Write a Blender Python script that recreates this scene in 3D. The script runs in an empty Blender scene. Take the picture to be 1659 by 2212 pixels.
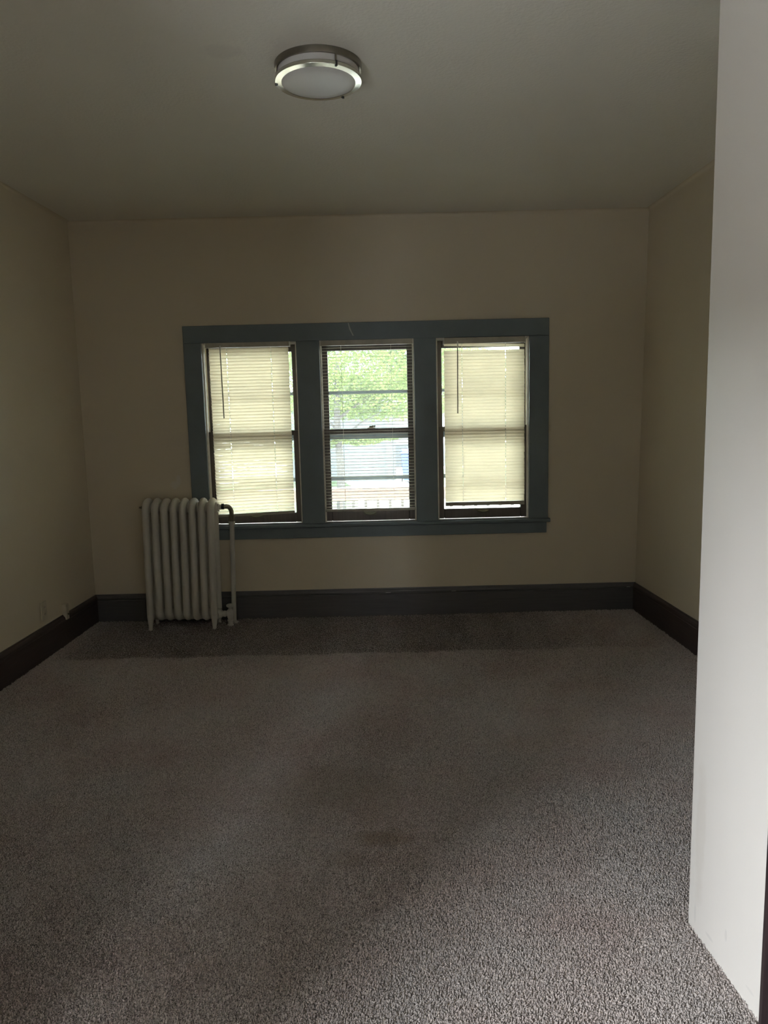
import bpy, bmesh, math, random
import numpy as np
from mathutils import Vector, Matrix

random.seed(7)
np.random.seed(7)
SC = bpy.context.scene
COL = SC.collection
PI = math.pi

# ------------------------------------------------------------------ camera
F_PX, PITCH, YAW, ROLL = 1600.23, -0.134596, 0.00031, -0.023579
cam_d = bpy.data.cameras.new('camera')
cam = bpy.data.objects.new('camera', cam_d)
COL.objects.link(cam)
fw = Vector((math.sin(YAW) * math.cos(PITCH), math.cos(YAW) * math.cos(PITCH), math.sin(PITCH)))
r0 = Vector((math.cos(YAW), -math.sin(YAW), 0))
u0 = r0.cross(fw)
rt = math.cos(ROLL) * r0 + math.sin(ROLL) * u0
up = -math.sin(ROLL) * r0 + math.cos(ROLL) * u0
M = Matrix((rt, up, -fw)).transposed().to_4x4()
M.translation = Vector((2.066662, -5.156302, 1.447058))
cam.matrix_world = M
cam_d.sensor_fit = 'VERTICAL'
cam_d.sensor_height = 36.0
cam_d.lens = 36.0 * F_PX / 2212.0
cam_d.clip_start = 0.05
cam_d.clip_end = 300
SC.camera = cam

# ------------------------------------------------------------------ sky, daylight, exposure
SKY = 20
world = bpy.data.worlds.new('overcast_sky')
SC.world = world
world.use_nodes = True
bg = world.node_tree.nodes['Background']
bg.inputs[0].default_value = (0.93, 0.97, 1.0, 1)
bg.inputs[1].default_value = SKY

def area(name, loc, rot, sx, sy, power, color, portal=False):
    d = bpy.data.lights.new(name, 'AREA')
    d.shape = 'RECTANGLE'; d.size = sx; d.size_y = sy
    d.energy = power; d.color = color
    o = bpy.data.objects.new(name, d)
    COL.objects.link(o)
    o.location = loc; o.rotation_euler = rot
    if portal: d.cycles.is_portal = True
    return o
# added area lamp for daylight through an added hall window, behind camera left
# (it stands in for bright sky beyond the wall; the window opening itself shapes its light)
area('added_hall_daylight', (-0.9, -6.5, 3.3), (0, -PI / 2, 0), 2.2, 1.6, 590, (0.92, 0.965, 1.0))
# sun high over the street, in front of the house: the porch roof keeps it off the windows
sun_d = bpy.data.lights.new('sun', 'SUN'); sun_d.energy = 65; sun_d.angle = .02; sun_d.color = (1.0, .95, .86)
sun = bpy.data.objects.new('sun', sun_d); COL.objects.link(sun)
sun.rotation_euler = Vector((.25, .5, 1.0)).to_track_quat('Z', 'Y').to_euler()
area('front_window_portal', (1.97, 0.34, 1.31), (-PI / 2, 0, 0), 2.35, 1.35, 1, (1, 1, 1), True)

SC.view_settings.view_transform = 'Standard'
SC.view_settings.look = 'None'
SC.view_settings.gamma = 1.0
SC.view_settings.use_curve_mapping = False
SC.view_settings.exposure = 0.0
SC.cycles.max_bounces = 14
SC.cycles.diffuse_bounces = 8
SC.cycles.transparent_max_bounces = 24
SC.cycles.transmission_bounces = 10
SC.cycles.sample_clamp_indirect = 6.0

# ------------------------------------------------------------------ materials
class NT:
    def __init__(s, name):
        s.m = bpy.data.materials.new(name); s.m.use_nodes = True
        s.t = s.m.node_tree; s.t.nodes.clear()
        s.out = s.n('ShaderNodeOutputMaterial')
    def n(s, typ, **kw):
        o = s.t.nodes.new(typ)
        for k, v in kw.items(): setattr(o, k, v)
        return o
    def l(s, a, b): s.t.links.new(a, b)
    def geo(s): return s.n('ShaderNodeNewGeometry').outputs['Position']
    def noise(s, vec, scale, detail=3, rough=.55):
        o = s.n('ShaderNodeTexNoise'); o.inputs['Scale'].default_value = scale
        o.inputs['Detail'].default_value = detail; o.inputs['Roughness'].default_value = rough
        if vec: s.l(vec, o.inputs['Vector'])
        return o.outputs['Fac']
    def ramp(s, fac, stops):
        o = s.n('ShaderNodeValToRGB'); e = o.color_ramp.elements
        while len(e) < len(stops): e.new(.5)
        for i, (p, c) in enumerate(stops):
            e[i].position = p; e[i].color = (c[0], c[1], c[2], 1)
        s.l(fac, o.inputs[0]); return o.outputs[0]
    def math(s, op, a, b=None):
        o = s.n('ShaderNodeMath', operation=op)
        for i, v in enumerate((a, b)):
            if v is None: continue
            if isinstance(v, (int, float)): o.inputs[i].default_value = v
            else: s.l(v, o.inputs[i])
        return o.outputs[0]
    def mix(s, fac, a, b):
        o = s.n('ShaderNodeMix', data_type='RGBA')
        for sock, v in ((o.inputs[0], fac), (o.inputs[6], a), (o.inputs[7], b)):
            if isinstance(v, (int, float)): sock.default_value = v
            elif isinstance(v, tuple): sock.default_value = (v[0], v[1], v[2], 1)
            else: s.l(v, sock)
        return o.outputs[2]
    def spot(s, c, r, lo=.6, hi=1.0):
        """1 inside an ellipsoid round c, fading to 0: a stain with a shape of its own"""
        vm = s.n('ShaderNodeVectorMath', operation='SUBTRACT'); s.l(s.geo(), vm.inputs[0]); vm.inputs[1].default_value = c
        vd = s.n('ShaderNodeVectorMath', operation='DIVIDE'); s.l(vm.outputs[0], vd.inputs[0]); vd.inputs[1].default_value = r
        vl = s.n('ShaderNodeVectorMath', operation='LENGTH'); s.l(vd.outputs[0], vl.inputs[0])
        d = s.math('ADD', vl.outputs['Value'], s.math('MULTIPLY', s.math('SUBTRACT', s.noise(s.geo(), 14, 4), .5), 1.1))
        mr = s.n('ShaderNodeMapRange'); s.l(d, mr.inputs[0])
        mr.inputs[1].default_value = lo; mr.inputs[2].default_value = hi
        mr.inputs[3].default_value = 1; mr.inputs[4].default_value = 0
        return mr.outputs[0]
    def bump(s, h, strength, dist):
        o = s.n('ShaderNodeBump'); o.inputs['Strength'].default_value = strength
        o.inputs['Distance'].default_value = dist; s.l(h, o.inputs['Height']); return o.outputs[0]
    def bsdf(s, color, rough=.6, metal=0, spec=.5, normal=None, coat=0):
        o = s.n('ShaderNodeBsdfPrincipled')
        if isinstance(color, tuple): o.inputs['Base Color'].default_value = (*color, 1)
        else: s.l(color, o.inputs['Base Color'])
        if isinstance(rough, (int, float)): o.inputs['Roughness'].default_value = rough
        else: s.l(rough, o.inputs['Roughness'])
        o.inputs['Metallic'].default_value = metal
        o.inputs['Specular IOR Level'].default_value = spec
        o.inputs['Coat Weight'].default_value = coat
        if normal: s.l(normal, o.inputs['Normal'])
        return o.outputs[0]
    def done(s, sh): s.l(sh, s.out.inputs[0]); return s.m

def painted(name, c1, c2, rough=.6, scale=2.5, bump=.15, bscale=120, spec=.4, spots=()):
    t = NT(name); p = t.geo()
    col = t.ramp(t.noise(p, scale, 4), [(.3, c1), (.7, c2)])
    for (c, r, cc, a) in spots:
        col = t.mix(t.math('MULTIPLY', t.spot(c, r), a), col, cc)
    nb = t.bump(t.noise(p, bscale, 3), bump, .002)
    return t.done(t.bsdf(col, rough, spec=spec, normal=nb))

def simple(name, c, rough=.5, metal=0, var=.12, scale=20, spec=.5):
    t = NT(name)
    lo = tuple(x * (1 - var) for x in c); hi = tuple(min(1, x * (1 + var)) for x in c)
    col = t.ramp(t.noise(t.geo(), scale, 3), [(.3, lo), (.7, hi)])
    return t.done(t.bsdf(col, rough, metal, spec))

def wood(name, c1, c2, rough=.45, axis=0, scale=1.0, spec=.5):
    t = NT(name)
    mp = t.n('ShaderNodeMapping'); t.l(t.geo(), mp.inputs[0])
    sc = [30 * scale] * 3; sc[axis] = 1.6 * scale; mp.inputs['Scale'].default_value = sc
    f = t.noise(mp.outputs[0], 3, 5)
    col = t.ramp(f, [(.3, c1), (.7, c2)])
    return t.done(t.bsdf(col, rough, spec=spec, normal=t.bump(f, .12, .002)))

def sheet(name, c, trans, dirt=None):
    """thin translucent sheet: blind slats, leaves"""
    t = NT(name)
    if not isinstance(c[0], tuple):
        lo = tuple(x * .94 for x in c)
        col = t.ramp(t.noise(t.geo(), 9, 3), [(.35, lo), (.65, c)])
    else:
        col = t.ramp(t.noise(t.geo(), dirt or 1.2, 3), [(.3, c[0]), (.7, c[1])])
    d = t.n('ShaderNodeBsdfDiffuse'); tr = t.n('ShaderNodeBsdfTranslucent'); mx = t.n('ShaderNodeMixShader')
    t.l(col, d.inputs[0]); t.l(col, tr.inputs[0]); mx.inputs[0].default_value = trans
    t.l(d.outputs[0], mx.inputs[1]); t.l(tr.outputs[0], mx.inputs[2])
    return t.done(mx.outputs[0])

def glass(name, haze):
    """clear window pane with a hazy dust film that stands in for veiling glare"""
    t = NT(name)
    tp = t.n('ShaderNodeBsdfTransparent'); tp.inputs[0].default_value = (.95, .98, .97, 1)
    tl = t.n('ShaderNodeBsdfTranslucent'); tl.inputs[0].default_value = (.93, .96, 1.0, 1)
    m1 = t.n('ShaderNodeMixShader')
    hz = t.math('MULTIPLY', t.math('ADD', t.noise(t.geo(), 3.5, 4), .5), haze)
    t.l(hz, m1.inputs[0]); t.l(tp.outputs[0], m1.inputs[1]); t.l(tl.outputs[0], m1.inputs[2])
    gl = t.n('ShaderNodeBsdfGlossy'); gl.inputs['Roughness'].default_value = .02
    fr = t.n('ShaderNodeFresnel'); fr.inputs[0].default_value = 1.45
    m2 = t.n('ShaderNodeMixShader'); t.l(fr.outputs[0], m2.inputs[0]); t.l(m1.outputs[0], m2.inputs[1]); t.l(gl.outputs[0], m2.inputs[2])
    return t.done(m2.outputs[0])

WALL1, WALL2 = (.64, .575, .455), (.67, .605, .48)
MT = {}
MT['wall'] = painted('cream_wall_paint', WALL1, WALL2, .55, 1.5, .12, 160, .35,
    spots=[((.61, 0, .975), (.035, .1, .035), (.66, .63, .56), .75), ((.64, 0, 1.0), (.02, .1, .045), (.66, .63, .56), .8)])
MT['hall_wall'] = painted('tan_hall_paint', (.40, .36, .29), (.43, .385, .31), .55, 1.5, .12, 160, .35)
MT['ceiling'] = painted('ceiling_plaster_paint', (.76, .735, .665), (.80, .775, .70), .6, 1.2, .9, 75, .3,
    spots=[((1.52, -2.28, 2.75), (.09, .06, .1), (.68, .65, .60), .5)])
MT['partition'] = painted('white_partition_paint', (.80, .77, .735), (.83, .80, .765), .5, 1.8, .10, 150, .35,
    spots=[((2.91, -3.285, .055), (.1, .007, .035), (.55, .54, .53), .28), ((2.91, -3.36, .045), (.1, .022, .006), (.5, .49, .48), .22),
           ((2.91, -3.44, .11), (.1, .006, .018), (.5, .49, .48), .22), ((2.91, -3.55, .05), (.1, .02, .005), (.55, .54, .53), .2),
           ((2.91, -3.30, .30), (.1, .03, .22), (.72, .68, .63), .5)])
MT['casing'] = painted('slate_trim_with_glare', (.150, .184, .200), (.172, .212, .230), .5, 5, .2, 60, .4)  # blue-grey tone carries the veiling glare, put into the paint colour
MT['dark_wood'] = wood('hazed_dark_baseboard', (.078, .077, .080), (.100, .097, .100), .42, 0)  # lifted neutral tone: haze over the back baseboard put into its colour
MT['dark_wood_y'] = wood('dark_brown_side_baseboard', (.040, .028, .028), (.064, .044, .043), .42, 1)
MT['dark_wood_z'] = wood('dark_brown_door_casing', (.018, .012, .014), (.042, .026, .028), .35, 2)
MT['sash'] = wood('dark_brown_sash_wood', (.078, .064, .058), (.12, .098, .088), .4, 2)
MT['liner'] = simple('grey_beige_jamb_liner', (.80, .76, .68), .35)
MT['sill'] = simple('worn_sill_paint', (.13, .12, .112), .4)
MT['alu'] = simple('grey_storm_frame', (.30, .33, .35), .4, .0)
MT['glass'] = glass('hazed_window_glass', .008)
MT['storm_glass'] = glass('hazed_storm_glass', .028)
MT['slat'] = sheet('cream_vinyl_slat', (.66, .575, .42), .56)
MT['slat_open'] = sheet('cream_vinyl_open_slat', (.74, .71, .62), .25)
MT['rail'] = simple('cream_blind_rail', (.43, .41, .34), .45)
MT['cord'] = simple('white_blind_cord', (.75, .72, .62), .8)
MT['wand'] = simple('backlit_clear_wand', (.14, .12, .095), .3)  # clear rod; its backlit darkness is put into the colour
MT['hook'] = simple('white_plastic_hook', (.8, .8, .76), .4)
MT['bronze'] = simple('aged_bronze', (.13, .12, .085), .35, .3)
MT['radiator'] = painted('off_white_radiator_paint', (.55, .535, .485), (.59, .575, .53), .33, 9, .25, 45, .5)
MT['elbow'] = painted('worn_pipe_paint', (.16, .14, .10), (.26, .235, .18), .4, 30, .3, 60, .5)
MT['nickel'] = simple('brushed_nickel', (.78, .77, .72), .16, 1.0, .04, 60)
MT['nickel_dark'] = simple('brushed_nickel_band', (.26, .24, .205), .3, 1.0, .05, 60)
MT['diffuser'] = simple('white_acrylic_diffuser', (.66, .65, .64), .35, 0, .03, 4)
MT['black'] = simple('black_metal', (.02, .02, .018), .4)
MT['plate'] = simple('cream_outlet_plastic', (.55, .50, .39), .4)
MT['slot'] = simple('dark_outlet_slot', (.03, .028, .024), .6)
MT['tape'] = simple('pale_paper_tape', (.42, .44, .43), .7)
MT['carpet_base'] = simple('carpet_backing', (.27, .24, .215), .95, 0, .2, 30, .1)
MT['deck'] = wood('grey_porch_boards', (.62, .59, .56), (.72, .69, .66), .6, 1)
MT['porch_white'] = simple('white_porch_paint', (.75, .76, .77), .6)
MT['rail_wood'] = wood('weathered_red_brown_rail', (.13, .080, .066), (.20, .13, .11), .6, 0)
MT['baluster'] = wood('weathered_grey_baluster', (.060, .050, .052), (.085, .072, .073), .6, 2)
MT['bark'] = simple('grey_tree_bark', (.045, .040, .038), .9, 0, .3, 40)
MT['leaf'] = sheet('light_green_leaf', ((.065, .098, .032), (.150, .190, .062)), .5)
MT['leaf_far'] = sheet('pale_green_leaf', ((.075, .108, .058), (.13, .170, .092)), .5)
MT['lawn'] = painted('mown_lawn', (.016, .040, .006), (.028, .056, .011), .9, 1.2, .5, 60)
MT['concrete'] = painted('pale_concrete', (.55, .53, .52), (.66, .64, .63), .8, 2, .2, 60)
MT['house'] = simple('pale_blue_white_siding', (.075, .086, .100), .6, 0, .05, 3)
MT['house_trim'] = simple('grey_garage_trim', (.075, .078, .088), .6)
MT['house_white'] = simple('white_garage_trim', (.22, .21, .22), .6)
MT['house_roof'] = simple('grey_roof_shingle', (.14, .14, .15), .9)
MT['blue'] = simple('blue_bin_plastic', (.02, .05, .22), .45)
MT['rubber'] = simple('black_rubber', (.02, .02, .02), .8)

def carpet_mat():
    t = NT('greige_carpet_yarn'); p = t.geo()
    big = t.ramp(t.noise(p, 2.2, 4, .6), [(.3, (.42, .345, .325)), (.5, (.455, .405, .385)), (.72, (.455, .43, .418))])
    fine = t.ramp(t.noise(p, 170, 2, .7), [(.3, (.62, .62, .62)), (.7, (1.32, 1.31, 1.30))])
    mul = t.n('ShaderNodeMix', data_type='RGBA', blend_type='MULTIPLY'); mul.inputs[0].default_value = 1
    t.l(big, mul.inputs[6]); t.l(fine, mul.inputs[7])
    c = mul.outputs[2]
    for (ctr, r, col, a) in [((2.03, -2.80, 0), (.11, .055, .1), (.23, .165, .105), .55),
                             ((1.92, -2.92, 0), (.06, .06, .1), (.25, .20, .155), .4),
                             ((1.85, -2.45, 0), (.32, .22, .1), (.29, .23, .19), .45),
                             ((1.60, -3.25, 0), (.30, .30, .1), (.31, .24, .20), .35)]:
        c = t.mix(t.math('MULTIPLY', t.spot(ctr, r, .5, 1.2), a), c, col)
    d = t.n('ShaderNodeBsdfPrincipled'); t.l(c, d.inputs['Base Color'])
    d.inputs['Roughness'].default_value = .9; d.inputs['Specular IOR Level'].default_value = .15
    d.inputs['Sheen Weight'].default_value = .25; d.inputs['Sheen Roughness'].default_value = .5
    return t.done(d.outputs[0])
MT['carpet'] = carpet_mat()
MT['yarn_end'] = simple('shaded_yarn_ends', (.13, .115, .105), .95, 0, .3, 60, .05)

# ------------------------------------------------------------------ mesh helpers
def mesh_obj(name, bm, mat, parent=None, smooth=False):
    me = bpy.data.meshes.new(name)
    bmesh.ops.recalc_face_normals(bm, faces=bm.faces)
    bm.to_mesh(me); bm.free()
    for p in me.polygons: p.use_smooth = smooth
    me.materials.append(MT[mat])
    o = bpy.data.objects.new(name, me); COL.objects.link(o)
    if parent: o.parent = parent
    return o

def smooth_by_angle(o, ang=.6):
    for p in o.data.polygons: p.use_smooth = True
    bm = bmesh.new(); bm.from_mesh(o.data)
    for e in bm.edges:
        if len(e.link_faces) == 2 and e.calc_face_angle() > ang: e.smooth = False
    bm.to_mesh(o.data); bm.free()
    return o

def add_hexa(bm, b, t):
    """solid from 4 bottom and 4 top corners"""
    v = [bm.verts.new(p) for p in list(b) + list(t)]
    for f in ((3, 2, 1, 0), (4, 5, 6, 7), (0, 1, 5, 4), (1, 2, 6, 5), (2, 3, 7, 6), (3, 0, 4, 7)):
        bm.faces.new([v[i] for i in f])
    return v

def add_box(bm, x0, x1, y0, y1, z0, z1, bev=0):
    n0 = len(bm.edges)
    v = add_hexa(bm, [(x0, y0, z0), (x1, y0, z0), (x1, y1, z0), (x0, y1, z0)], [(x0, y0, z1), (x1, y0, z1), (x1, y1, z1), (x0, y1, z1)])
    if bev:
        es = list({e for q in v for e in q.link_edges})
        bmesh.ops.bevel(bm, geom=es, offset=bev, segments=2, profile=.5, affect='EDGES')

def box(name, mat, b, parent=None, bev=0):
    bm = bmesh.new(); add_box(bm, *b, bev=bev)
    return mesh_obj(name, bm, mat, parent)

def frames(path, closed=False):
    P = [Vector(p) for p in path]; n = len(P); out = []
    ref = None
    for i in range(n):
        a = P[(i - 1) % n] if closed or i > 0 else P[i]
        b = P[(i + 1) % n] if closed or i < n - 1 else P[i]
        t = (b - a).normalized()
        if ref is None:
            ref = Vector((1, 0, 0)) if abs(t.x) < .9 else Vector((0, 1, 0))
        s = (ref - ref.dot(t) * t).normalized(); ref = s
        out.append((P[i], s, t.cross(s)))
    return out

def add_tube(bm, path, rad, n=10, closed=False, flat=None):
    """round tube; rad = number or list; flat = second radius (along t x s)"""
    fr = frames(path, closed); rings = []
    for i, (p, s, b) in enumerate(fr):
        r = rad[i] if isinstance(rad, (list, tuple)) else rad
        r2 = r if flat is None else (flat[i] if isinstance(flat, (list, tuple)) else flat)
        rings.append([bm.verts.new(p + s * r * math.cos(2 * PI * k / n) + b * r2 * math.sin(2 * PI * k / n)) for k in range(n)])
    m = len(rings)
    for i in range(m if closed else m - 1):
        A, B = rings[i], rings[(i + 1) % m]
        for k in range(n): bm.faces.new([A[k], A[(k + 1) % n], B[(k + 1) % n], B[k]])
    if not closed:
        bm.faces.new(rings[0][::-1]); bm.faces.new(rings[-1])

def add_lathe(bm, prof, c=(0, 0, 0), n=32, closed_profile=False):
    c = Vector(c); rings = []
    for (r, z) in prof:
        if r < 1e-6: rings.append([bm.verts.new(c + Vector((0, 0, z)))])
        else: rings.append([bm.verts.new(c + Vector((r * math.cos(2 * PI * k / n), r * math.sin(2 * PI * k / n), z))) for k in range(n)])
    m = len(rings)
    for i in range(m if closed_profile else m - 1):
        A, B = rings[i], rings[(i + 1) % m]
        for k in range(n):
            k2 = (k + 1) % n
            if len(A) == 1 and len(B) == 1: continue
            if len(A) == 1: bm.faces.new([A[0], B[k], B[k2]])
            elif len(B) == 1: bm.faces.new([A[k], A[k2], B[0]])
            else: bm.faces.new([A[k], A[k2], B[k2], B[k]])

def add_prism(bm, pts, axis, a, b):
    """extrude a 2-D outline along an axis (0 x, 2 z, 1 y)"""
    def P(u, v, w): return {0: (w, u, v), 1: (u, w, v), 2: (u, v, w)}[axis]
    A = [bm.verts.new(P(u, v, a)) for u, v in pts]; B = [bm.verts.new(P(u, v, b)) for u, v in pts]
    n = len(pts)
    bm.faces.new(A); bm.faces.new(B[::-1])
    for i in range(n): bm.faces.new([A[i], B[i], B[(i + 1) % n], A[(i + 1) % n]])

def thing(name, label, cat, loc=(0, 0, 0), group=None):
    o = bpy.data.objects.new(name, None); COL.objects.link(o)
    o.empty_display_size = .05
    o.location = loc; o['label'] = label; o['category'] = cat
    if group: o['group'] = group
    return o
def tag(o, label, cat, group=None, kind=None):
    o['label'] = label; o['category'] = cat
    if group: o['group'] = group
    if kind: o['kind'] = kind
    return o
def struct(o, label=None):
    o['kind'] = 'structure'
    if label: o['label'] = label
    return o
def struct_root(name, loc=(0, 0, 0)):
    o = bpy.data.objects.new(name, None); COL.objects.link(o); o.location = loc; o.empty_display_size = .05
    o['kind'] = 'structure'
    return o
def copy_tree(o, parent=None):
    c = o.copy(); COL.objects.link(c)
    if parent: c.parent = parent
    for ch in list(o.children): copy_tree(ch, c)
    return c

# ------------------------------------------------------------------ room shell
H = 2.75
OPEN = [(.853, 1.497), (1.655, 2.297), (2.448, 3.083)]     # the three sash openings in the back wall
Z0, Z1 = .672, 1.937
TH = .16
bm = bmesh.new()
add_box(bm, -.15, 4.05, 0, TH, -.02, Z0); add_box(bm, -.15, 4.05, 0, TH, Z1, H)
xs = [-.15] + [v for o in OPEN for v in o] + [4.05]
for i in range(0, 8, 2): add_box(bm, xs[i], xs[i + 1], 0, TH, Z0, Z1)
struct(mesh_obj('wall_back', bm, 'wall'))

def slab(name, mat, lo, hi):
    bm = bmesh.new(); add_hexa(bm, lo, hi); return struct(mesh_obj(name, bm, mat))
xl = lambda y: .022 * y          # the left wall drifts outwards towards the camera
slab('wall_left', 'wall', [(-.15, .0, -.02), (-.15 + xl(-4.4), -4.4, -.02), (xl(-4.4), -4.4, -.02), (0, 0, -.02)],
     [(-.15, .0, H), (-.15 + xl(-4.4), -4.4, H), (xl(-4.4), -4.4, H), (.005, 0, H)])
xr = lambda y: 3.861 - .027 * y
slab('wall_right', 'wall', [(xr(0) - .02, 0, -.02), (xr(-3.24) - .02, -3.24, -.02), (4.15, -3.24, -.02), (4.15, 0, -.02)],
     [(xr(0) + .022, 0, H), (xr(-3.24) + .022, -3.24, H), (4.15, -3.24, H), (4.15, 0, H)])
# the white wall end beside the camera, with a rounded corner bead
bm = bmesh.new()
c0 = Vector((2.895, -3.239)); c1 = Vector((2.925, -3.66))
pts = [(4.15, -3.24), (2.917, -3.239)]
for k in range(5):
    a = PI / 2 + k * PI / 8
    pts.append((2.909 + .0135 * math.cos(a), -3.2525 + .0135 * math.sin(a)))
pts += [(2.9255, -3.66), (4.15, -3.66)]
add_prism(bm, pts, 2, -.02, H)
o = mesh_obj('wall_partition', bm, 'partition'); smooth_by_angle(o, .5); struct(o)
# hall behind the camera
box_s = lambda n, m, b: struct(box(n, m, b))
box_s('wall_hall_right', 'partition', (2.9255, 4.15, -4.62, -4.60, -.02, H))
bm = bmesh.new()
add_box(bm, 2.9255, 3.05, -7.6, -4.56, -.02, H); add_box(bm, 2.9255, 3.05, -4.56, -3.66, 2.04, H)
bpy.data.objects.remove(bpy.data.objects['wall_hall_right'])
struct(mesh_obj('wall_hall_right', bm, 'partition'))
bm = bmesh.new()
add_box(bm, .90, 1.05, -7.6, -5.75, -.02, H); add_box(bm, .90, 1.05, -4.5, -4.42, -.02, H)
add_box(bm, .90, 1.05, -5.75, -4.5, -.02, .3); add_box(bm, .90, 1.05, -5.75, -4.5, 2.0, H)
struct(mesh_obj('wall_hall_left', bm, 'hall_wall'))
box_s('wall_hall_back', 'hall_wall', (.90, 3.05, -7.75, -7.6, -.02, H))
box_s('wall_hall_stub', 'hall_wall', (-.25, 1.05, -4.42, -4.30, -.02, H))
bm = bmesh.new()
add_box(bm, -.25, 4.15, -4.42, .16, H, H + .12); add_box(bm, .90, 4.15, -7.75, -4.42, H, H + .12)
struct(mesh_obj('ceiling', bm, 'ceiling'))
bm = bmesh.new()
add_box(bm, -.25, 4.15, -4.42, .0, -.12, 0); add_box(bm, .90, 4.15, -7.75, -4.42, -.12, 0)
struct(mesh_obj('floor', bm, 'carpet_base'))
# plaster cove that softens the ceiling line
def cove(name, p, d, n_in, mat='wall', r=.022):
    bm = bmesh.new()
    pts = [(0, 0)] + [(r * (1 - math.sin(a)), -r * (1 - math.cos(a))) for a in [k * PI / 2 / 6 for k in range(7)]]
    A = [bm.verts.new(Vector(p) + Vector(n_in) * u + Vector((0, 0, v))) for u, v in pts]
    B = [bm.verts.new(Vector(d) + Vector(n_in) * u + Vector((0, 0, v))) for u, v in pts]
    bm.faces.new(A); bm.faces.new(B[::-1])
    for i in range(len(pts)): bm.faces.new([A[i], B[i], B[(i + 1) % len(pts)], A[(i + 1) % len(pts)]])
    return struct(smooth_by_angle(mesh_obj(name, bm, mat), .5))
cove('trim_3', (0, -.0005, H), (3.88, -.0005, H), (0, -1, 0))
cove('trim_4', (.004, 0, H), (xl(-4.3) + .002, -4.3, H), (1, 0, 0))
cove('trim_5', (xr(0) + .021, 0, H), (xr(-3.24) + .021, -3.24, H), (-1, 0, 0))

# baseboards: tall board with a moulded cap
BASE = [(0, 0), (.018, 0), (.018, .160), (.0145, .164), (.0145, .168), (.021, .172), (.021, .180), (.017, .190), (.010, .197), (.008, .204), (0, .204)]
def baseboard(name, mat, p, d, n_in):
    bm = bmesh.new(); p, d, n_in = Vector(p), Vector(d), Vector(n_in)
    A = [bm.verts.new(p + n_in * u + Vector((0, 0, v))) for u, v in BASE]
    B = [bm.verts.new(d + n_in * u + Vector((0, 0, v))) for u, v in BASE]
    bm.faces.new(A); bm.faces.new(B[::-1])
    for i in range(len(BASE)): bm.faces.new([A[i], B[i], B[(i + 1) % len(BASE)], A[(i + 1) % len(BASE)]])
    return struct(mesh_obj(name, bm, mat))
bb = baseboard('baseboard_back', 'dark_wood', (0, 0, 0), (3.845, 0, 0), (0, -1, 0))
for (x, w) in ((2.085, .018), (2.545, .011), (3.79, .012), (2.56, .006)):
    bm = bmesh.new(); add_box(bm, x - w, x + w, -.0222, -.0208, .1735, .1752)
    mesh_obj('paint_chip', bm, 'hook', bb)
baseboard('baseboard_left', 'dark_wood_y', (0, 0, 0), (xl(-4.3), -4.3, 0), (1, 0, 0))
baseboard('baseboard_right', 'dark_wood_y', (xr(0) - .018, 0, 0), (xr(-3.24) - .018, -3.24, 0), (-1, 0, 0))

# dark door casing on the near white wall, right edge of the frame
t = struct_root('trim_2')
def cas_prof(y0, s):   # outline in (x, y) of a moulded casing leg; s = direction of width
    return [(2.9255, y0), (2.903, y0), (2.899, y0 + s * .006), (2.899, y0 + s * .018), (2.905, y0 + s * .024), (2.907, y0 + s * .095), (2.911, y0 + s * .112), (2.9255, y0 + s * .112)]
for y0, s in ((-3.625, -1), (-4.62, 1)):
    bm = bmesh.new(); add_prism(bm, cas_prof(y0, s), 2, 0, 2.15); mesh_obj('casing_leg', bm, 'dark_wood_z', t)
box('casing_head', 'dark_wood_z', (2.900, 2.9255, -4.64, -3.605, 2.04, 2.17), t, .004)
d = struct_root('door_1')
box('door_leaf', 'dark_wood_z', (2.96, 3.0, -4.508, -3.737, .01, 2.035), d, .003)
for z0, z1 in ((.18, .85), (1.0, 1.9)):
    box('panel', 'dark_wood_z', (2.953, 2.962, -4.38, -3.87, z0, z1), d, .004)
bm = bmesh.new(); add_lathe(bm, [(0, .05), (.022, .045), (.028, .03), (.02, .015), (.01, .01), (.01, 0), (0, 0)], n=16)
bmesh.ops.transform(bm, matrix=Matrix.Translation((2.96, -3.80, .95)) @ Matrix.Rotation(-PI / 2, 4, 'Y'), verts=bm.verts)
mesh_obj('knob', bm, 'bronze', d, True)
# tall hall window, added unseen behind the camera to let daylight in
w4 = struct_root('window_4')
for b in ((.92, 1.03, -5.75, -5.70, .3, 2.0), (.92, 1.03, -4.55, -4.5, .3, 2.0), (.92, 1.03, -5.70, -4.55, .3, .35), (.92, 1.03, -5.70, -4.55, 1.95, 2.0)):
    box('window_frame', 'porch_white', b, w4)

# ------------------------------------------------------------------ window casing (one painted surround for the three windows)
tc = struct_root('trim_1')
CY = -.022
def board(name, x0, x1, z0, z1, y0=CY, y1=.0, bev=.003):
    return box(name, 'casing', (x0, x1, y0, y1, z0, z1), tc, bev)
board('head_casing', .732, 3.217, 1.935, 2.051)
board('side_casing', .732, .853, .682, 1.935)
board('side_casing', 3.083, 3.217, .682, 1.935)
board('mullion_casing', 1.497, 1.655, .682, 1.935)
board('mullion_casing', 2.297, 2.448, .682, 1.935)
bm = bmesh.new()
pts = [(.0, .656), (-.036, .656), (-.044, .660), (-.046, .668), (-.044, .677), (-.036, .682), (.0, .682)]
add_prism(bm, pts, 0, .722, 3.228); smooth_by_angle(mesh_obj('window_stool', bm, 'casing', tc), .7)
board('apron', .735, 3.207, .580, .656)

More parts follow.
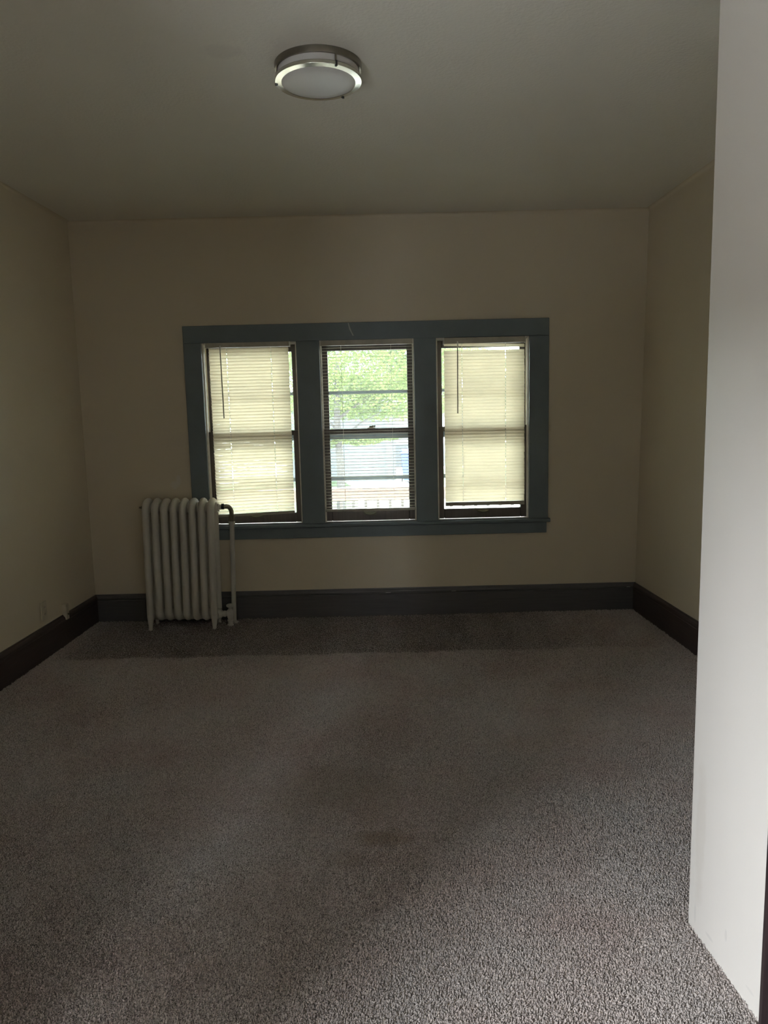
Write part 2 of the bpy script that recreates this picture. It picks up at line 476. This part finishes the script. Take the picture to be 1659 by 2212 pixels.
# ------------------------------------------------------------------ sash windows
def frame_bm(x0, x1, z0, z1, y0, y1, sl, sr, top, bot, bev=.004):
    bm = bmesh.new()
    add_box(bm, x0, x0 + sl, y0, y1, z0, z1, bev); add_box(bm, x1 - sr, x1, y0, y1, z0, z1, bev)
    add_box(bm, x0 + sl, x1 - sr, y0, y1, z0, z0 + bot, bev); add_box(bm, x0 + sl, x1 - sr, y0, y1, z1 - top, z1, bev)
    return bm
def pane(x0, x1, z0, z1, y, parent, mat='glass'):
    return box('glass_pane', mat, (x0, x1, y, y + .003, z0, z1), parent)

WIN = []
for i, (x0, x1) in enumerate(OPEN):
    w = struct_root('window_%d' % (i + 1))
    # jambs with stop bead, channel ribs and parting bead
    for side in (0, 1):
        s = 1 if side == 0 else -1; xj = x0 if side == 0 else x1
        bm = bmesh.new()
        prof = [(0, 0), (.004, 0), (.004, .006), (.010, .008), (.010, .026), (.004, .028), (.004, .076), (.009, .077), (.009, .084), (.004, .085), (.004, .098), (.007, .099), (.007, .104), (.004, .105), (.004, .122), (.012, .124), (.012, .155), (0, .155)]
        add_prism(bm, [(xj + s * u, v) for u, v in prof], 2, Z0 + .012, Z1)
        mesh_obj('jamb_liner', bm, 'liner', w)
    box('head_jamb', 'liner', (x0 + .004, x1 - .004, .0, .155, Z1 - .012, Z1), w)
    bm = bmesh.new()
    add_hexa(bm, [(x0, -.001, Z0), (x1, -.001, Z0), (x1, .20, Z0 - .02), (x0, .20, Z0 - .02)], [(x0, -.001, Z0 + .014), (x1, -.001, Z0 + .014), (x1, .20, Z0 - .005), (x0, .20, Z0 - .005)])
    mesh_obj('window_sill', bm, 'sill', w)
    a, b = x0 + .006, x1 - .006
    zm = 1.300
    up_ = mesh_obj('upper_sash', frame_bm(a, b, zm - .002, Z1 - .013, .088, .120, .040, .040, .05, .034), 'sash', w)
    pane(a + .040, b - .040, zm + .032, Z1 - .06, .103, up_)
    lo_ = mesh_obj('lower_sash', frame_bm(a, b, Z0 + .015, zm + .034, .040, .074, .042, .042, .034, .068), 'sash', w)
    pane(a + .042, b - .042, Z0 + .083, zm, .056, lo_)
    # sash lift: a shallow hooked pull on the bottom rail
    xc = (1.168, 1.970, 2.768)[i]
    bm = bmesh.new()
    n = 8
    for (yo, zo, r) in ((.0, .0, 1), ):
        top, low = [], []
        for k in range(n + 1):
            f = k / n * 2 - 1
            px = xc + f * .042
            dep = .018 * (1 - f * f)
            top.append((px, .040, .742)); low.append((px, .040 - .004 - dep, .742 - .012 * (1 - f * f) - .003))
        T = [bm.verts.new(p) for p in top]; L = [bm.verts.new(p) for p in low]
        L2 = [bm.verts.new((p[0], p[1], p[2] + .004)) for p in low]; T2 = [bm.verts.new((p[0], p[1], p[2] + .004)) for p in top]
        for k in range(n):
            bm.faces.new([T[k], T[k + 1], L[k + 1], L[k]]); bm.faces.new([T2[k], L2[k], L2[k + 1], T2[k + 1]])
            bm.faces.new([L[k], L[k + 1], L2[k + 1], L2[k]])
        bm.faces.new([T[0], L[0], L2[0], T2[0]]); bm.faces.new([T[n], T2[n], L2[n], L[n]])
    add_box(bm, xc - .044, xc + .044, .036, .041, .726, .752, .001)
    mesh_obj('sash_lift', bm, 'bronze', lo_)
    # sash lock on the meeting rail
    if i == 1:
        bm = bmesh.new(); xk = 1.994
        add_box(bm, xk - .028, xk + .028, .044, .082, zm + .0335, zm + .040, .001)
        add_lathe(bm, [(.016, 0), (.016, .008), (.012, .013), (0, .014)], (xk, .066, zm + .039), 14)
        add_tube(bm, [(xk, .066, zm + .048), (xk + .014, .052, zm + .050), (xk + .024, .042, zm + .048)], [.006, .005, .007], 8)
        mesh_obj('sash_lock', bm, 'bronze', w)
    # storm window outside
    st = mesh_obj('storm_window', frame_bm(x0 + .012, x1 - .012, Z0 + .01, Z1 - .012, .135, .152, .024, .024, .024, .022, .002), 'alu', w)
    for z0, z1 in ((1.576, 1.598), (.966, .995), (1.258, 1.297)):
        box('storm_rail', 'alu', (x0 + .036, x1 - .036, .138, .150, z0, z1), st, .002)
    pane(x0 + .036, x1 - .036, Z0 + .032, Z1 - .036, .142, st, 'storm_glass')

# ------------------------------------------------------------------ venetian blinds
def slat_mesh(name, w, mat, wave=0., seed=0, holes=()):
    """a curved slat with a slight crown, 25 mm deep, along x, with the slots its cords run through"""
    rnd = random.Random(seed); bm = bmesh.new(); rows = []
    ny = 4; hw = .0019
    fx_ = [k / 12 - .5 for k in range(13)]
    xs_ = sorted([f * w for f in fx_ if all(abs(f * w - h) > .006 for h in holes)] + [h + s * hw for h in holes for s in (-1, 1)])
    for x in xs_:
        row = []
        dz = wave * (rnd.random() - .5)
        for j in range(ny + 1):
            fy = j / ny - .5
            row.append(bm.verts.new((x, fy * .025, (.0022 if mat == 'slat_open' else .0034) * (1 - 4 * fy * fy) + dz * (1 if abs(x / w) < .45 else .3))))
        rows.append(row)
    for k in range(len(xs_) - 1):
        slot = any(abs((xs_[k] + xs_[k + 1]) / 2 - h) < .0005 for h in holes)
        for j in range(ny):
            if slot and j in (1, 2): continue
            bm.faces.new([rows[k][j], rows[k + 1][j], rows[k + 1][j + 1], rows[k][j + 1]])
    me = bpy.data.meshes.new(name)
    bm.to_mesh(me); bm.free(); me.materials.append(MT[mat])
    for p in me.polygons: p.use_smooth = True
    return me

def blind(label, x0, x1, ztop, zbot, tilt, nsl, mat, cords, wand=None, sag=0., headx=None, gap=None, wave=.0012, rh=1.5):
    xc = (x0 + x1) / 2; w = x1 - x0
    hx0, hx1 = headx or (x0, x1)
    t = thing('venetian_blind', label, 'window blind', (xc, .0, ztop), 'venetian blinds in the three windows')
    # head rail: open U channel
    bm = bmesh.new()
    pr = [(-.0165, 0), (-.0165, -.036), (-.0145, -.038), (.0145, -.038), (.0165, -.036), (.0165, 0), (.0145, 0), (.0145, -.034), (-.0145, -.034), (-.0145, 0)]
    add_prism(bm, pr, 0, hx0 - xc, hx1 - xc)
    hr = mesh_obj('head_rail', bm, 'rail', t)
    for sx in (hx0 - xc - .001, hx1 - xc - .003):
        box('end_bracket', 'hook', (sx, sx + .004, -.019, .019, -.040, .004), hr)
    meshes = [slat_mesh('slat', w, mat, wave, s, [c - xc for c in cords]) for s in range(5)]
    za = -.054; zb = zbot - ztop + .016
    for k in range(nsl):
        f = k / (nsl - 1)
        o = bpy.data.objects.new('slat', meshes[k % 5]); COL.objects.link(o); o.parent = t
        z = za + (zb - za) * f
        tl = tilt + random.uniform(-.03, .03) - (-.16 * f if tilt < -.3 else 0)
        roll = sag * f * f + random.uniform(-.0012, .0012)
        if gap and k == 0: z += .004; roll = gap; tl *= .95
        if gap and k > 0: z -= .019 * (1 - f)
        o.location = (random.uniform(-.0012, .0012), .001, z)
        o.rotation_euler = (tl, -roll, 0)
    bm = bmesh.new()
    add_prism(bm, [(-.0125, .002), (-.0125, -.006 * rh), (-.010, -.010 * rh), (.010, -.010 * rh), (.0125, -.006 * rh), (.0125, .002), (0, .004)], 0, -w / 2, w / 2)
    br = mesh_obj('bottom_rail', bm, 'rail', t)
    br.location = (0, .0, zbot - ztop); br.rotation_euler = (0, -sag, 0)
    for cx in cords:
        bm = bmesh.new()
        for yy in (-.0145, .0155):
            add_tube(bm, [(cx - xc, yy, -.037), (cx - xc, yy, zbot - ztop + .002 - sag * 0)], .0007, 5)
        for k in range(nsl):
            z = za + (zb - za) * k / (nsl - 1)
            dz = .0125 * math.sin(tilt)
            add_tube(bm, [(cx - xc, -.0145, z - dz - .001), (cx - xc, .0155, z + dz - .001)], .0004, 3)
        mesh_obj('ladder_cord', bm, 'cord', t)
    if wand:
        (wx0, wz0, wx1, wz1) = wand
        bm = bmesh.new(); add_tube(bm, [(wx0 - xc, -.024, wz0 - ztop), (wx1 - xc, -.024, wz1 - ztop)], .0036, 6)
        wd = mesh_obj('tilt_wand', bm, 'wand', t)
        bm = bmesh.new(); add_tube(bm, [(wx0 - xc, -.017, -.026), (wx0 - xc, -.026, -.030), (wx0 - xc, -.024, wz0 - ztop + .004), (wx0 - xc, -.024, wz0 - ztop - .010)], .0042, 6)
        mesh_obj('wand_hook', bm, 'hook', wd)
    return t
T62 = math.radians(67)
blind('cream blind closed over the left window, bottom rail sagging behind the radiator pipe', .898, 1.442, 1.941, .763, -T62, 53, 'slat',
      (1.020, 1.322), (.982, 1.882, .985, 1.427), sag=.034, headx=(.878, 1.453))
blind('cream blind in the middle window with slats turned open, porch rail showing', 1.660, 2.291, 1.938, .775, .03, 53, 'slat_open',
      (1.800, 2.141), None, sag=0, wave=.0006)
blind('cream blind closed over the right window, ending above its sill, top slat askew', 2.502, 3.053, 1.932, .805, T62, 50, 'slat',
      (2.625, 2.923), (2.594, 1.880, 2.591, 1.423), gap=-.030, rh=2.4, headx=(2.500, 3.057))

# ------------------------------------------------------------------ radiator
NS, PITCHX = 8, .0622
rad = thing('radiator', 'old off-white cast iron radiator with eight columns on short legs under the left window', 'radiator', (.457, -.165, .0))
rad.rotation_euler = (0, math.radians(.9), 0)
def section_mesh():
    bm = bmesh.new()
    hw, zt, zb = .066, .905 - .030, .055 + .030      # loop of the section: two columns joined by round heads
    path = []
    for k in range(13): a = PI * k / 12; path.append((0, -hw * math.cos(a), zt - hw * .80 + hw * .80 * math.sin(a)))
    for k in range(1, 6): path.append((0, hw, zt - hw * .8 + (zb + hw * .55 - zt + hw * .8) * k / 6))
    for k in range(13): a = PI * k / 12; path.append((0, hw * math.cos(a), zb + hw * .55 - hw * .55 * math.sin(a)))
    for k in range(1, 6): path.append((0, -hw, zb + hw * .55 + (zt - hw * .8 - zb - hw * .55) * k / 6))
    add_tube(bm, path, .0235, 14, True, flat=.030)
    # hub lugs that fill the heads
    for z in (.838, .095):
        add_lathe(bm, [(0, -.0309), (.034, -.0309), (.036, -.024), (.036, .024), (.034, .0309), (0, .0309)], (0, 0, 0), 16)
        vs = bm.verts[-(16 * 4 + 2):] if False else None
        bm.verts.ensure_lookup_table()
        new = [bm.verts[i] for i in range(len(bm.verts) - 66, len(bm.verts))]
        bmesh.ops.transform(bm, matrix=Matrix.Translation((0, 0, z)) @ Matrix.Rotation(PI / 2, 4, 'Y'), verts=new)
    return bm
s0 = smooth_by_angle(mesh_obj('section', section_mesh(), 'radiator', rad), .9)
for k in range(1, NS):
    o = s0.copy(); COL.objects.link(o); o.parent = rad; o.location.x = k * PITCHX
for k in (0, NS - 1):
    for sy in (-1, 1):
        bm = bmesh.new()
        add_tube(bm, [(0, sy * .064, .125), (0, sy * .068, .09), (0, sy * .072, .05), (0, sy * .076, .022), (0, sy * .079, .008), (0, sy * .080, .001)],
                 [.0238, .0225, .0165, .0130, .0145, .0155], 12, flat=[.030, .028, .018, .014, .016, .017])
        o = mesh_obj('leg', bm, 'radiator', rad, True); o.location.x = k * PITCHX
XE = (NS - 1) * PITCHX
bm = bmesh.new()
add_tube(bm, [(XE + .018, 0, .838), (XE + .034, 0, .838), (XE + .0345, 0, .838), (XE + .046, 0, .838), (XE + .0465, 0, .838), (XE + .0575, 0, .838)], [.032, .032, .026, .026, .017, .0155], 14)
mesh_obj('pipe_bushing', bm, 'radiator', rad, False)
bm = bmesh.new()
add_tube(bm, [(-.058, -.012, .842), (-.046, -.012, .842), (-.044, -.012, .842), (-.020, -.012, .842)], [.006, .006, .010, .012], 10)
mesh_obj('air_vent', bm, 'elbow', rad)
# shut-off valve at the foot
vx = XE + .094
bm = bmesh.new()
add_tube(bm, [(XE + .018, 0, .095), (XE + .034, 0, .095), (XE + .0345, 0, .095), (XE + .040, 0, .095)], [.034, .030, .024, .024], 12)
add_tube(bm, [(XE + .040, 0, .095), (XE + .047, 0, .095), (XE + .0475, 0, .095), (XE + .066, 0, .095), (XE + .0665, 0, .095), (vx, 0, .095)], [.014, .014, .022, .022, .015, .015], 8)
v = mesh_obj('valve', bm, 'radiator', rad)
bm = bmesh.new()
add_lathe(bm, [(0, 0), (.022, 0), (.022, .014), (.016, .018), (.016, .036), (.021, .042), (.021, .050), (.017, .054), (.024, .080), (.026, .095), (.024, .112), (.014, .122), (.014, .128), (.010, .130), (.010, .136), (.0, .136)], (vx, 0, .004), 16)
smooth_by_angle(mesh_obj('valve_body', bm, 'radiator', v), .6)
bm = bmesh.new()
add_lathe(bm, [(0, -.010), (.014, -.010), (.022, -.006), (.026, .002), (.025, .009), (.018, .013), (.007, .014), (0, .014)], (vx, 0, .150), 20)
smooth_by_angle(mesh_obj('hand_wheel', bm, 'radiator', v), .8)

# riser pipe with elbow, standing between radiator and wall
sp = thing('steam_pipe', 'off-white vertical steam pipe with dark elbow joined to the radiator top', 'pipe', (.998, -.095, 0))
def PP(x, y, z): return (x - .998, y + .095, z)
bm = bmesh.new(); add_tube(bm, [PP(.998, -.095, 0), PP(1.017, -.095, .715)], .0165, 16)
smooth_by_angle(mesh_obj('riser', bm, 'radiator', sp), .7)
bm = bmesh.new(); add_tube(bm, [PP(1.016, -.095, .700), PP(1.0161, -.095, .701), PP(1.017, -.095, .722), PP(1.0171, -.095, .723)], [.020, .0225, .0225, .020], 16)
mesh_obj('collar', bm, 'radiator', sp)
bm = bmesh.new(); add_tube(bm, [PP(1.0171, -.095, .7235), PP(1.018, -.097, .760), PP(1.018, -.0975, .768)], [.019, .022, .017], 8)
mesh_obj('reducer', bm, 'elbow', sp)
bm = bmesh.new()
pe = [(1.018, -.0975, .764)]
for k in range(9):
    a = k / 8 * PI / 2
    pe.append((1.018 - .026 * (1 - math.cos(a)) - .0, -.098 - .062 * (1 - math.cos(a)), .782 + .052 * math.sin(a)))
pe += [(.982, -.164, .8345), (.972, -.165, .8345)]
add_tube(bm, [PP(*p) for p in pe], [.0145] + [.0155] * 9 + [.014, .014], 14)
smooth_by_angle(mesh_obj('elbow', bm, 'elbow', sp), .7)
bm = bmesh.new()
add_tube(bm, [PP(.984, -.163, .8345), PP(.9838, -.163, .8345), PP(.966, -.165, .8345), PP(.9658, -.165, .8345)], [.015, .0205, .0205, .015], 8)
mesh_obj('union_nut', bm, 'black', sp)
bm = bmesh.new(); add_lathe(bm, [(.017, 0), (.036, 0), (.036, .004), (.03, .008), (.017, .010)], (0, 0, .001), 20)
mesh_obj('floor_flange', bm, 'radiator', sp)

# ------------------------------------------------------------------ ceiling light
LX, LY, LR = 1.858, -2.155, .164
lamp = thing('ceiling_light', 'round flush-mount ceiling light with two brushed nickel rings and white diffuser', 'ceiling light', (LX, LY, H))
bm = bmesh.new()
add_lathe(bm, [(LR - .012, -.001), (LR, -.001), (LR + .001, -.003), (LR, -.020), (LR - .001, -.023), (LR - .008, -.024), (LR - .012, -.022)], n=72, closed_profile=True)
smooth_by_angle(mesh_obj('mounting_ring', bm, 'nickel_dark', lamp), .5)
bm = bmesh.new()
add_lathe(bm, [(LR - .012, -.001), (LR - .010, -.010), (LR - .010, -.054), (LR - .022, -.0615), (LR - .028, -.0650), (LR - .060, -.0685), (LR - .11, -.071), (0, -.072)], n=64)
smooth_by_angle(mesh_obj('diffuser', bm, 'diffuser', lamp), .5)
bm = bmesh.new()
add_lathe(bm, [(LR - .009, -.050), (LR - .001, -.049), (LR, -.0505), (LR, -.0605), (LR - .001, -.062), (LR - .0240, -.0648), (LR - .0250, -.0640), (LR - .0250, -.058), (LR - .012, -.054)], n=96, closed_profile=True)
smooth_by_angle(mesh_obj('lower_ring', bm, 'nickel', lamp), .35)
for ang in (178, 298, 58):
    a = math.radians(ang); c, s = math.cos(a), math.sin(a)
    bm = bmesh.new(); add_tube(bm, [((LR - .005) * c, (LR - .005) * s, -.022), ((LR - .005) * c, (LR - .005) * s, -.050)], .0035, 8)
    po = mesh_obj('post', bm, 'nickel_dark', lamp)
    bm = bmesh.new()
    add_box(bm, LR - .009, LR + .002, -.0036, .0036, -.0662, -.047, .001)
    bmesh.ops.transform(bm, matrix=Matrix.Rotation(a, 4, 'Z'), verts=bm.verts)
    mesh_obj('clip', bm, 'black', po)

# ------------------------------------------------------------------ small wall fittings
t = thing('wall_outlet', 'cream double power outlet on the left wall, just above the baseboard', 'outlet', (xl(-.765), -.765, .295))
box('cover_plate', 'plate', (0, .006, -.036, .036, -.058, .058), t, .002)
for z in (-.021, .021):
    r = box('receptacle', 'plate', (.006, .0085, -.016, .016, z - .014, z + .014), t, .001)
    for y in (-.006, .006): box('slot', 'slot', (.0085, .009, y - .0012, y + .0012, z - .003, z + .007), r)
t = thing('cable_box', 'small cream cable box on the left wall overlapping the baseboard top', 'cable box', (xl(-.51), -.51, .215))
box('box_body', 'plate', (0, .030, -.020, .020, -.045, .055), t, .004)
bm = bmesh.new(); add_tube(bm, [(.030, 0, -.01), (.040, 0, -.01)], .006, 8); mesh_obj('socket', bm, 'bronze', t)
bm = bmesh.new()
vs = [(1.853, 2.046), (1.860, 2.047), (1.874, 2.000), (1.892, 1.962), (1.884, 1.962), (1.862, 2.005)]
add_prism(bm, vs, 1, CY - .0012, CY - .0001)
tag(mesh_obj('tape_scrap', bm, 'tape'), 'torn pale strip of tape stuck on the dark window head casing', 'tape')

# ------------------------------------------------------------------ carpet pile
def carpet():
    pts = []
    y = -.012; j = 0
    while y > -4.28:
        # the pile is set out finer where the camera stands close to it
        sp_ = .0061 if y > -1.6 else .0061 - .0019 * min(1, (-1.6 - y) / .9)
        x0 = .014 + .022 * y
        x1 = 3.83 - .027 * y if y > -3.235 else 2.893 + (-3.24 - y) * .0745
        if y < -3.60: x1 = 2.896
        xs_ = np.arange(x0, x1, sp_) + (sp_ / 2 if j % 2 else 0)
        pts.append(np.stack([xs_, np.full(len(xs_), y), np.full(len(xs_), sp_)], 1))
        y -= sp_; j += 1
    P = np.concatenate(pts)
    fine = P[:, 2] / .0061; P[:, 2] = 0
    P[:, :2] += np.random.uniform(-.0022, .0022, (len(P), 2)) * fine[:, None]
    me = bpy.data.meshes.new('carpet_pile'); me.vertices.add(len(P)); me.vertices.foreach_set('co', P.astype(np.float32).ravel())
    n = len(P)
    # lean of the pile: brushed this way and that, with vacuum strokes near the windows
    x, y = P[:, 0], P[:, 1]
    sw = .5 * np.sin(x * 3.1 + 1.3 * np.sin(y * 2.3)) + .35 * np.sin(y * 4.1 + x * 1.7 + 1) + .3 * np.sin(x * 7.7 - y * 5.2)
    st = np.sign(np.sin(x * 21 + 1.5 * np.sin(y * 3))) * np.clip((y + .95) * 4, 0, 1)
    rot = np.zeros((n, 3), np.float32)
    strip = np.clip((y + .86 + .012 * np.sin(x * 9) + .006 * np.sin(x * 31)) * 30, 0, 1)      # last vacuum pass along the wall
    strip *= np.clip((3.9 - x) / 1.3, 0, 1) * np.clip(x / .25, 0, 1)
    near = np.clip((-1.9 - y) / .8, 0, 1)
    rot[:, 0] = (1 - strip) * (-.34 + .20 * near + .28 * sw * (1 - .5 * near)) + strip * (1.0 + .16 * st) + np.random.normal(0, 1, n) * (.34 + .26 * near)
    rot[:, 1] = .24 * np.cos(x * 2 + y * 3) + np.random.normal(0, 1, n) * (.34 + .26 * near)
    sc_ = (np.random.uniform(.72, 1.22, n) * fine).astype(np.float32)
    a = me.attributes.new('rot', 'FLOAT_VECTOR', 'POINT'); a.data.foreach_set('vector', rot.ravel())
    a = me.attributes.new('scl', 'FLOAT', 'POINT'); a.data.foreach_set('value', sc_)
    o = bpy.data.objects.new('carpet_pile', me); COL.objects.link(o)
    me.materials.append(MT['carpet'])
    g = bpy.data.node_groups.new('carpet_tufts', 'GeometryNodeTree')
    g.interface.new_socket('Geometry', in_out='INPUT', socket_type='NodeSocketGeometry')
    g.interface.new_socket('Geometry', in_out='OUTPUT', socket_type='NodeSocketGeometry')
    N = g.nodes; gi = N.new('NodeGroupInput'); go = N.new('NodeGroupOutput')
    cone = N.new('GeometryNodeMeshCone'); cone.inputs['Vertices'].default_value = 6
    cone.inputs['Side Segments'].default_value = 2
    cone.inputs['Radius Top'].default_value = .0021; cone.inputs['Radius Bottom'].default_value = .0023; cone.inputs['Depth'].default_value = .0125
    sm = N.new('GeometryNodeSetShadeSmooth'); ma = N.new('GeometryNodeSetMaterial'); ma.inputs['Material'].default_value = MT['carpet']
    mb = N.new('GeometryNodeSetMaterial'); mb.inputs['Material'].default_value = MT['yarn_end']     # dark colour on the cut ends stands in for light lost between fibres
    ip = N.new('GeometryNodeInstanceOnPoints')
    ra = N.new('GeometryNodeInputNamedAttribute'); ra.data_type = 'FLOAT_VECTOR'; ra.inputs[0].default_value = 'rot'
    sa = N.new('GeometryNodeInputNamedAttribute'); sa.data_type = 'FLOAT'; sa.inputs[0].default_value = 'scl'
    L = g.links.new
    L(cone.outputs['Mesh'], sm.inputs[0]); L(sm.outputs[0], ma.inputs[0]); L(ma.outputs[0], mb.inputs[0]); L(cone.outputs['Top'], mb.inputs['Selection']); L(mb.outputs[0], ip.inputs['Instance'])
    L(gi.outputs[0], ip.inputs['Points']); L(ra.outputs[0], ip.inputs['Rotation']); L(sa.outputs[0], ip.inputs['Scale'])
    L(ip.outputs[0], go.inputs[0])
    md = o.modifiers.new('tufts', 'NODES'); md.node_group = g
    tag(o, 'greige cut-pile wall-to-wall carpet with a faint brown stain', 'carpet', kind='stuff')
carpet()

# ------------------------------------------------------------------ porch and street outside
GZ = -.88
def S(o): return struct(o)
S(box('porch_deck', 'deck', (-3, 7, .16, 2.45, -.22, -.12)))
S(box('porch_ceiling', 'porch_white', (-3, 7, .16, 2.40, 2.62, 2.72)))
S(box('porch_beam', 'porch_white', (-3, 7, 2.25, 2.42, 2.40, 2.64)))
S(box('house_wall_outside', 'house_white', (-3, -.2, .06, .16, -.9, 2.72)))
S(box('sky_blocker_tall', 'bark', (-1.6, -1.3, -14, -7.35, -.9, 7)))  # unseen tall wall added to block sky light from the hall window
S(box('sky_blocker_low', 'bark', (-1.6, -1.3, -7.35, -4.45, -.9, 2.25)))  # unseen lower wall added to cut low sky and ground light there
S(box('ground', 'concrete', (-60, 60, 2.45, 80, GZ - .1, GZ)))
rl = thing('porch_railing', 'weathered red-brown porch railing with square balusters outside the windows', 'railing', (2, 2.2, -.12))
box('top_rail', 'rail_wood', (-4, 4, -.02, .02, .690, .800), rl, .004)
box('rail_cap', 'rail_wood', (-4, 4, -.045, .045, .800, .818), rl, .004)
box('bottom_rail', 'rail_wood', (-4, 4, -.02, .02, .08, .17), rl, .004)
b0 = box('baluster', 'baluster', (-.015, .015, -.014, .014, .17, .690), rl)
b0.location.x = 1.767 - 2 - .1222 * 24
for k in range(1, 56):
    o = b0.copy(); COL.objects.link(o); o.parent = rl; o.location.x = b0.location.x + .1222 * k
for px in (-1.2, 5.4):
    box('railing_post', 'porch_white', (px - 2 - .05, px - 2 + .05, -.05, .05, -.0, 2.52), rl, .004)
# lawn patches
def lawn(name, pts, label):
    bm = bmesh.new(); add_prism(bm, pts, 2, GZ - .01, GZ + .035)
    return S(mesh_obj(name, bm, 'lawn'))
lawn('lawn', [(-14, 9.5), (1.3, 9.5), (1.5, 12), (1.25, 17.2), (.70, 19.85), (-14, 19.85)], '')
lawn('lawn', [(3.35, 15.5), (14, 14.5), (14, 24), (3.2, 24)], '')

def tree(label, x, y, zb, h, rt_, blobs, nleaf, size, mat, seed, branches=()):
    rnd = np.random.RandomState(seed)
    t = thing('tree', label, 'tree', (x, y, zb), 'trees beyond the porch')
    bm = bmesh.new()
    add_tube(bm, [(0, 0, 0), (.02, 0, h * .3), (-.03, .02, h * .6), (.02, .03, h)], [rt_ * 1.25, rt_, rt_ * .85, rt_ * .4], 10)
    for (p, q, r) in branches: add_tube(bm, [p, ((p[0] + q[0]) / 2, (p[1] + q[1]) / 2, (p[2] + q[2]) / 2 + .08), q], [r, r * .7, r * .3], 7)
    mesh_obj('trunk', bm, 'bark', t, True)
    V, Fc = [], []
    tot = sum(b[3] * b[4] * b[5] for b in blobs)
    for (cx, cy, cz, ax, ay, az) in blobs:
        m = int(nleaf * ax * ay * az / tot)
        for _ in range(m):
            d = rnd.normal(size=3); d /= np.linalg.norm(d); r = rnd.uniform(.35, 1) ** .5
            c = np.array([cx + d[0] * ax * r, cy + d[1] * ay * r, cz + d[2] * az * r])
            u = rnd.normal(size=3); u /= np.linalg.norm(u); v_ = np.cross(u, rnd.normal(size=3)); v_ /= np.linalg.norm(v_)
            s = size * rnd.uniform(.6, 1.3); k = len(V)
            V += [c - u * s, c + v_ * s * .45, c + u * s, c - v_ * s * .45]
            Fc.append((k, k + 1, k + 2, k + 3))
    me = bpy.data.meshes.new('foliage'); me.from_pydata([tuple(map(float, v)) for v in V], [], Fc); me.materials.append(MT[mat])
    o = bpy.data.objects.new('foliage', me); COL.objects.link(o); o.parent = t; o['kind'] = 'stuff'
    return t
tree('slim grey trunked tree with bright green leaves, seen through the middle window', 1.13, 11.0, GZ, 3.6, .085,
     [(.9, 0, 3.75, 2.4, 1.3, 1.15), (-.2, .2, 2.75, 1.3, 1.0, .55), (1.5, .1, 2.7, 1.1, .9, .42), (.9, .9, 2.55, 2.3, .7, .45), (.9, .9, 2.55, 2.3, .7, .45)]
     + [(.50, -.3, 1.76, .50, .3, .14)] * 9 + [(1.05, -.3, 1.82, .40, .3, .11)] * 8 + [(-.25, 0, 1.78, .3, .3, .22)] * 6,
     30000, .042, 'leaf', 3, [((0, 0, 1.7), (.9, -.2, 2.3), .03), ((0, 0, 1.9), (-.7, .1, 2.6), .03), ((0, 0, 2.2), (1.4, .1, 3.0), .035), ((0, 0, 1.5), (.35, -.3, 1.95), .02)])
tree('broad pale green tree behind the garage, filling the middle window top', 2.6, 34.0, GZ, 5.5, .2,
     [(-1.0, 0, 5.2, 4.6, 2.2, 2.6), (2.0, .4, 5.5, 3.2, 2.0, 2.2)], 14000, .13, 'leaf_far', 5)
tree('leafy green tree left of the porch, showing beside the left blind', -2.2, 13.5, GZ, 4.2, .12,
     [(0, 0, 4.0, 2.4, 1.6, 2.0), (.6, 0, 1.9, 2.0, 1.2, 1.0)], 9000, .075, 'leaf_far', 8)
tree('pale green tree on the right, showing in the slit beside the right blind', 6.4, 17.0, GZ, 3.4, .12,
     [(0, 0, 2.6, 2.0, 1.4, 1.3), (-.8, 0, 1.2, 1.4, 1.0, .7)], 6000, .09, 'leaf_far', 9)
# garage with pale wall
gr = thing('garage', 'pale blue-white garage across the lawn, behind the slim tree', 'garage', (1.4, 20, GZ))
box('wall', 'house', (-2.6, .78, 0, 5, 0, 2.6), gr)
box('corner_post', 'house_trim', (.78, 1.12, -.06, 5, 0, 2.6), gr)
bm = bmesh.new(); add_prism(bm, [(-3.0, 2.55), (1.4, 2.55), (1.4, 2.66), (-.8, 3.7), (-3.0, 2.66)], 1, -.35, 5.3); mesh_obj('roof', bm, 'house_roof', gr)
for z in np.arange(.25, 2.5, .25): box('siding_board', 'house', (-2.6, .78, -.012, 0, float(z) - .24, float(z)), gr)
sh = thing('shed', 'white shed wall right of the garage, behind the blue bin', 'shed', (3.0, 26, GZ))
box('wall', 'house_white', (-.45, 2.6, 0, 2.5, .0, 2.35), sh)
box('lower_wall', 'house_trim', (-.45, 2.6, -.03, 0, 0, .95), sh)
bm = bmesh.new(); add_prism(bm, [(-.7, 2.3), (2.85, 2.3), (2.85, 2.4), (1.05, 3.1), (-.7, 2.4)], 1, -.3, 2.8); mesh_obj('roof', bm, 'house_roof', sh)
bn = thing('recycling_bin', 'blue plastic wheeled bin beside the shed, at the right of the middle window', 'bin', (2.98, 19.2, GZ))
bm = bmesh.new(); add_hexa(bm, [(-.24, -.26, .08), (.24, -.26, .08), (.24, .26, .08), (-.24, .26, .08)], [(-.30, -.32, .98), (.30, -.32, .98), (.30, .34, .98), (-.30, .34, .98)]); mesh_obj('bin_body', bm, 'blue', bn)
bm = bmesh.new(); add_hexa(bm, [(-.32, -.35, .98), (.32, -.35, .98), (.32, .36, .98), (-.32, .36, .98)], [(-.27, -.28, 1.06), (.27, -.28, 1.06), (.27, .34, 1.09), (-.27, .34, 1.09)]); mesh_obj('lid', bm, 'blue', bn)
for sx in (-.27, .27):
    bm = bmesh.new(); add_tube(bm, [(sx - .025, .26, .11), (sx + .025, .26, .11)], .11, 16); mesh_obj('wheel', bm, 'rubber', bn)
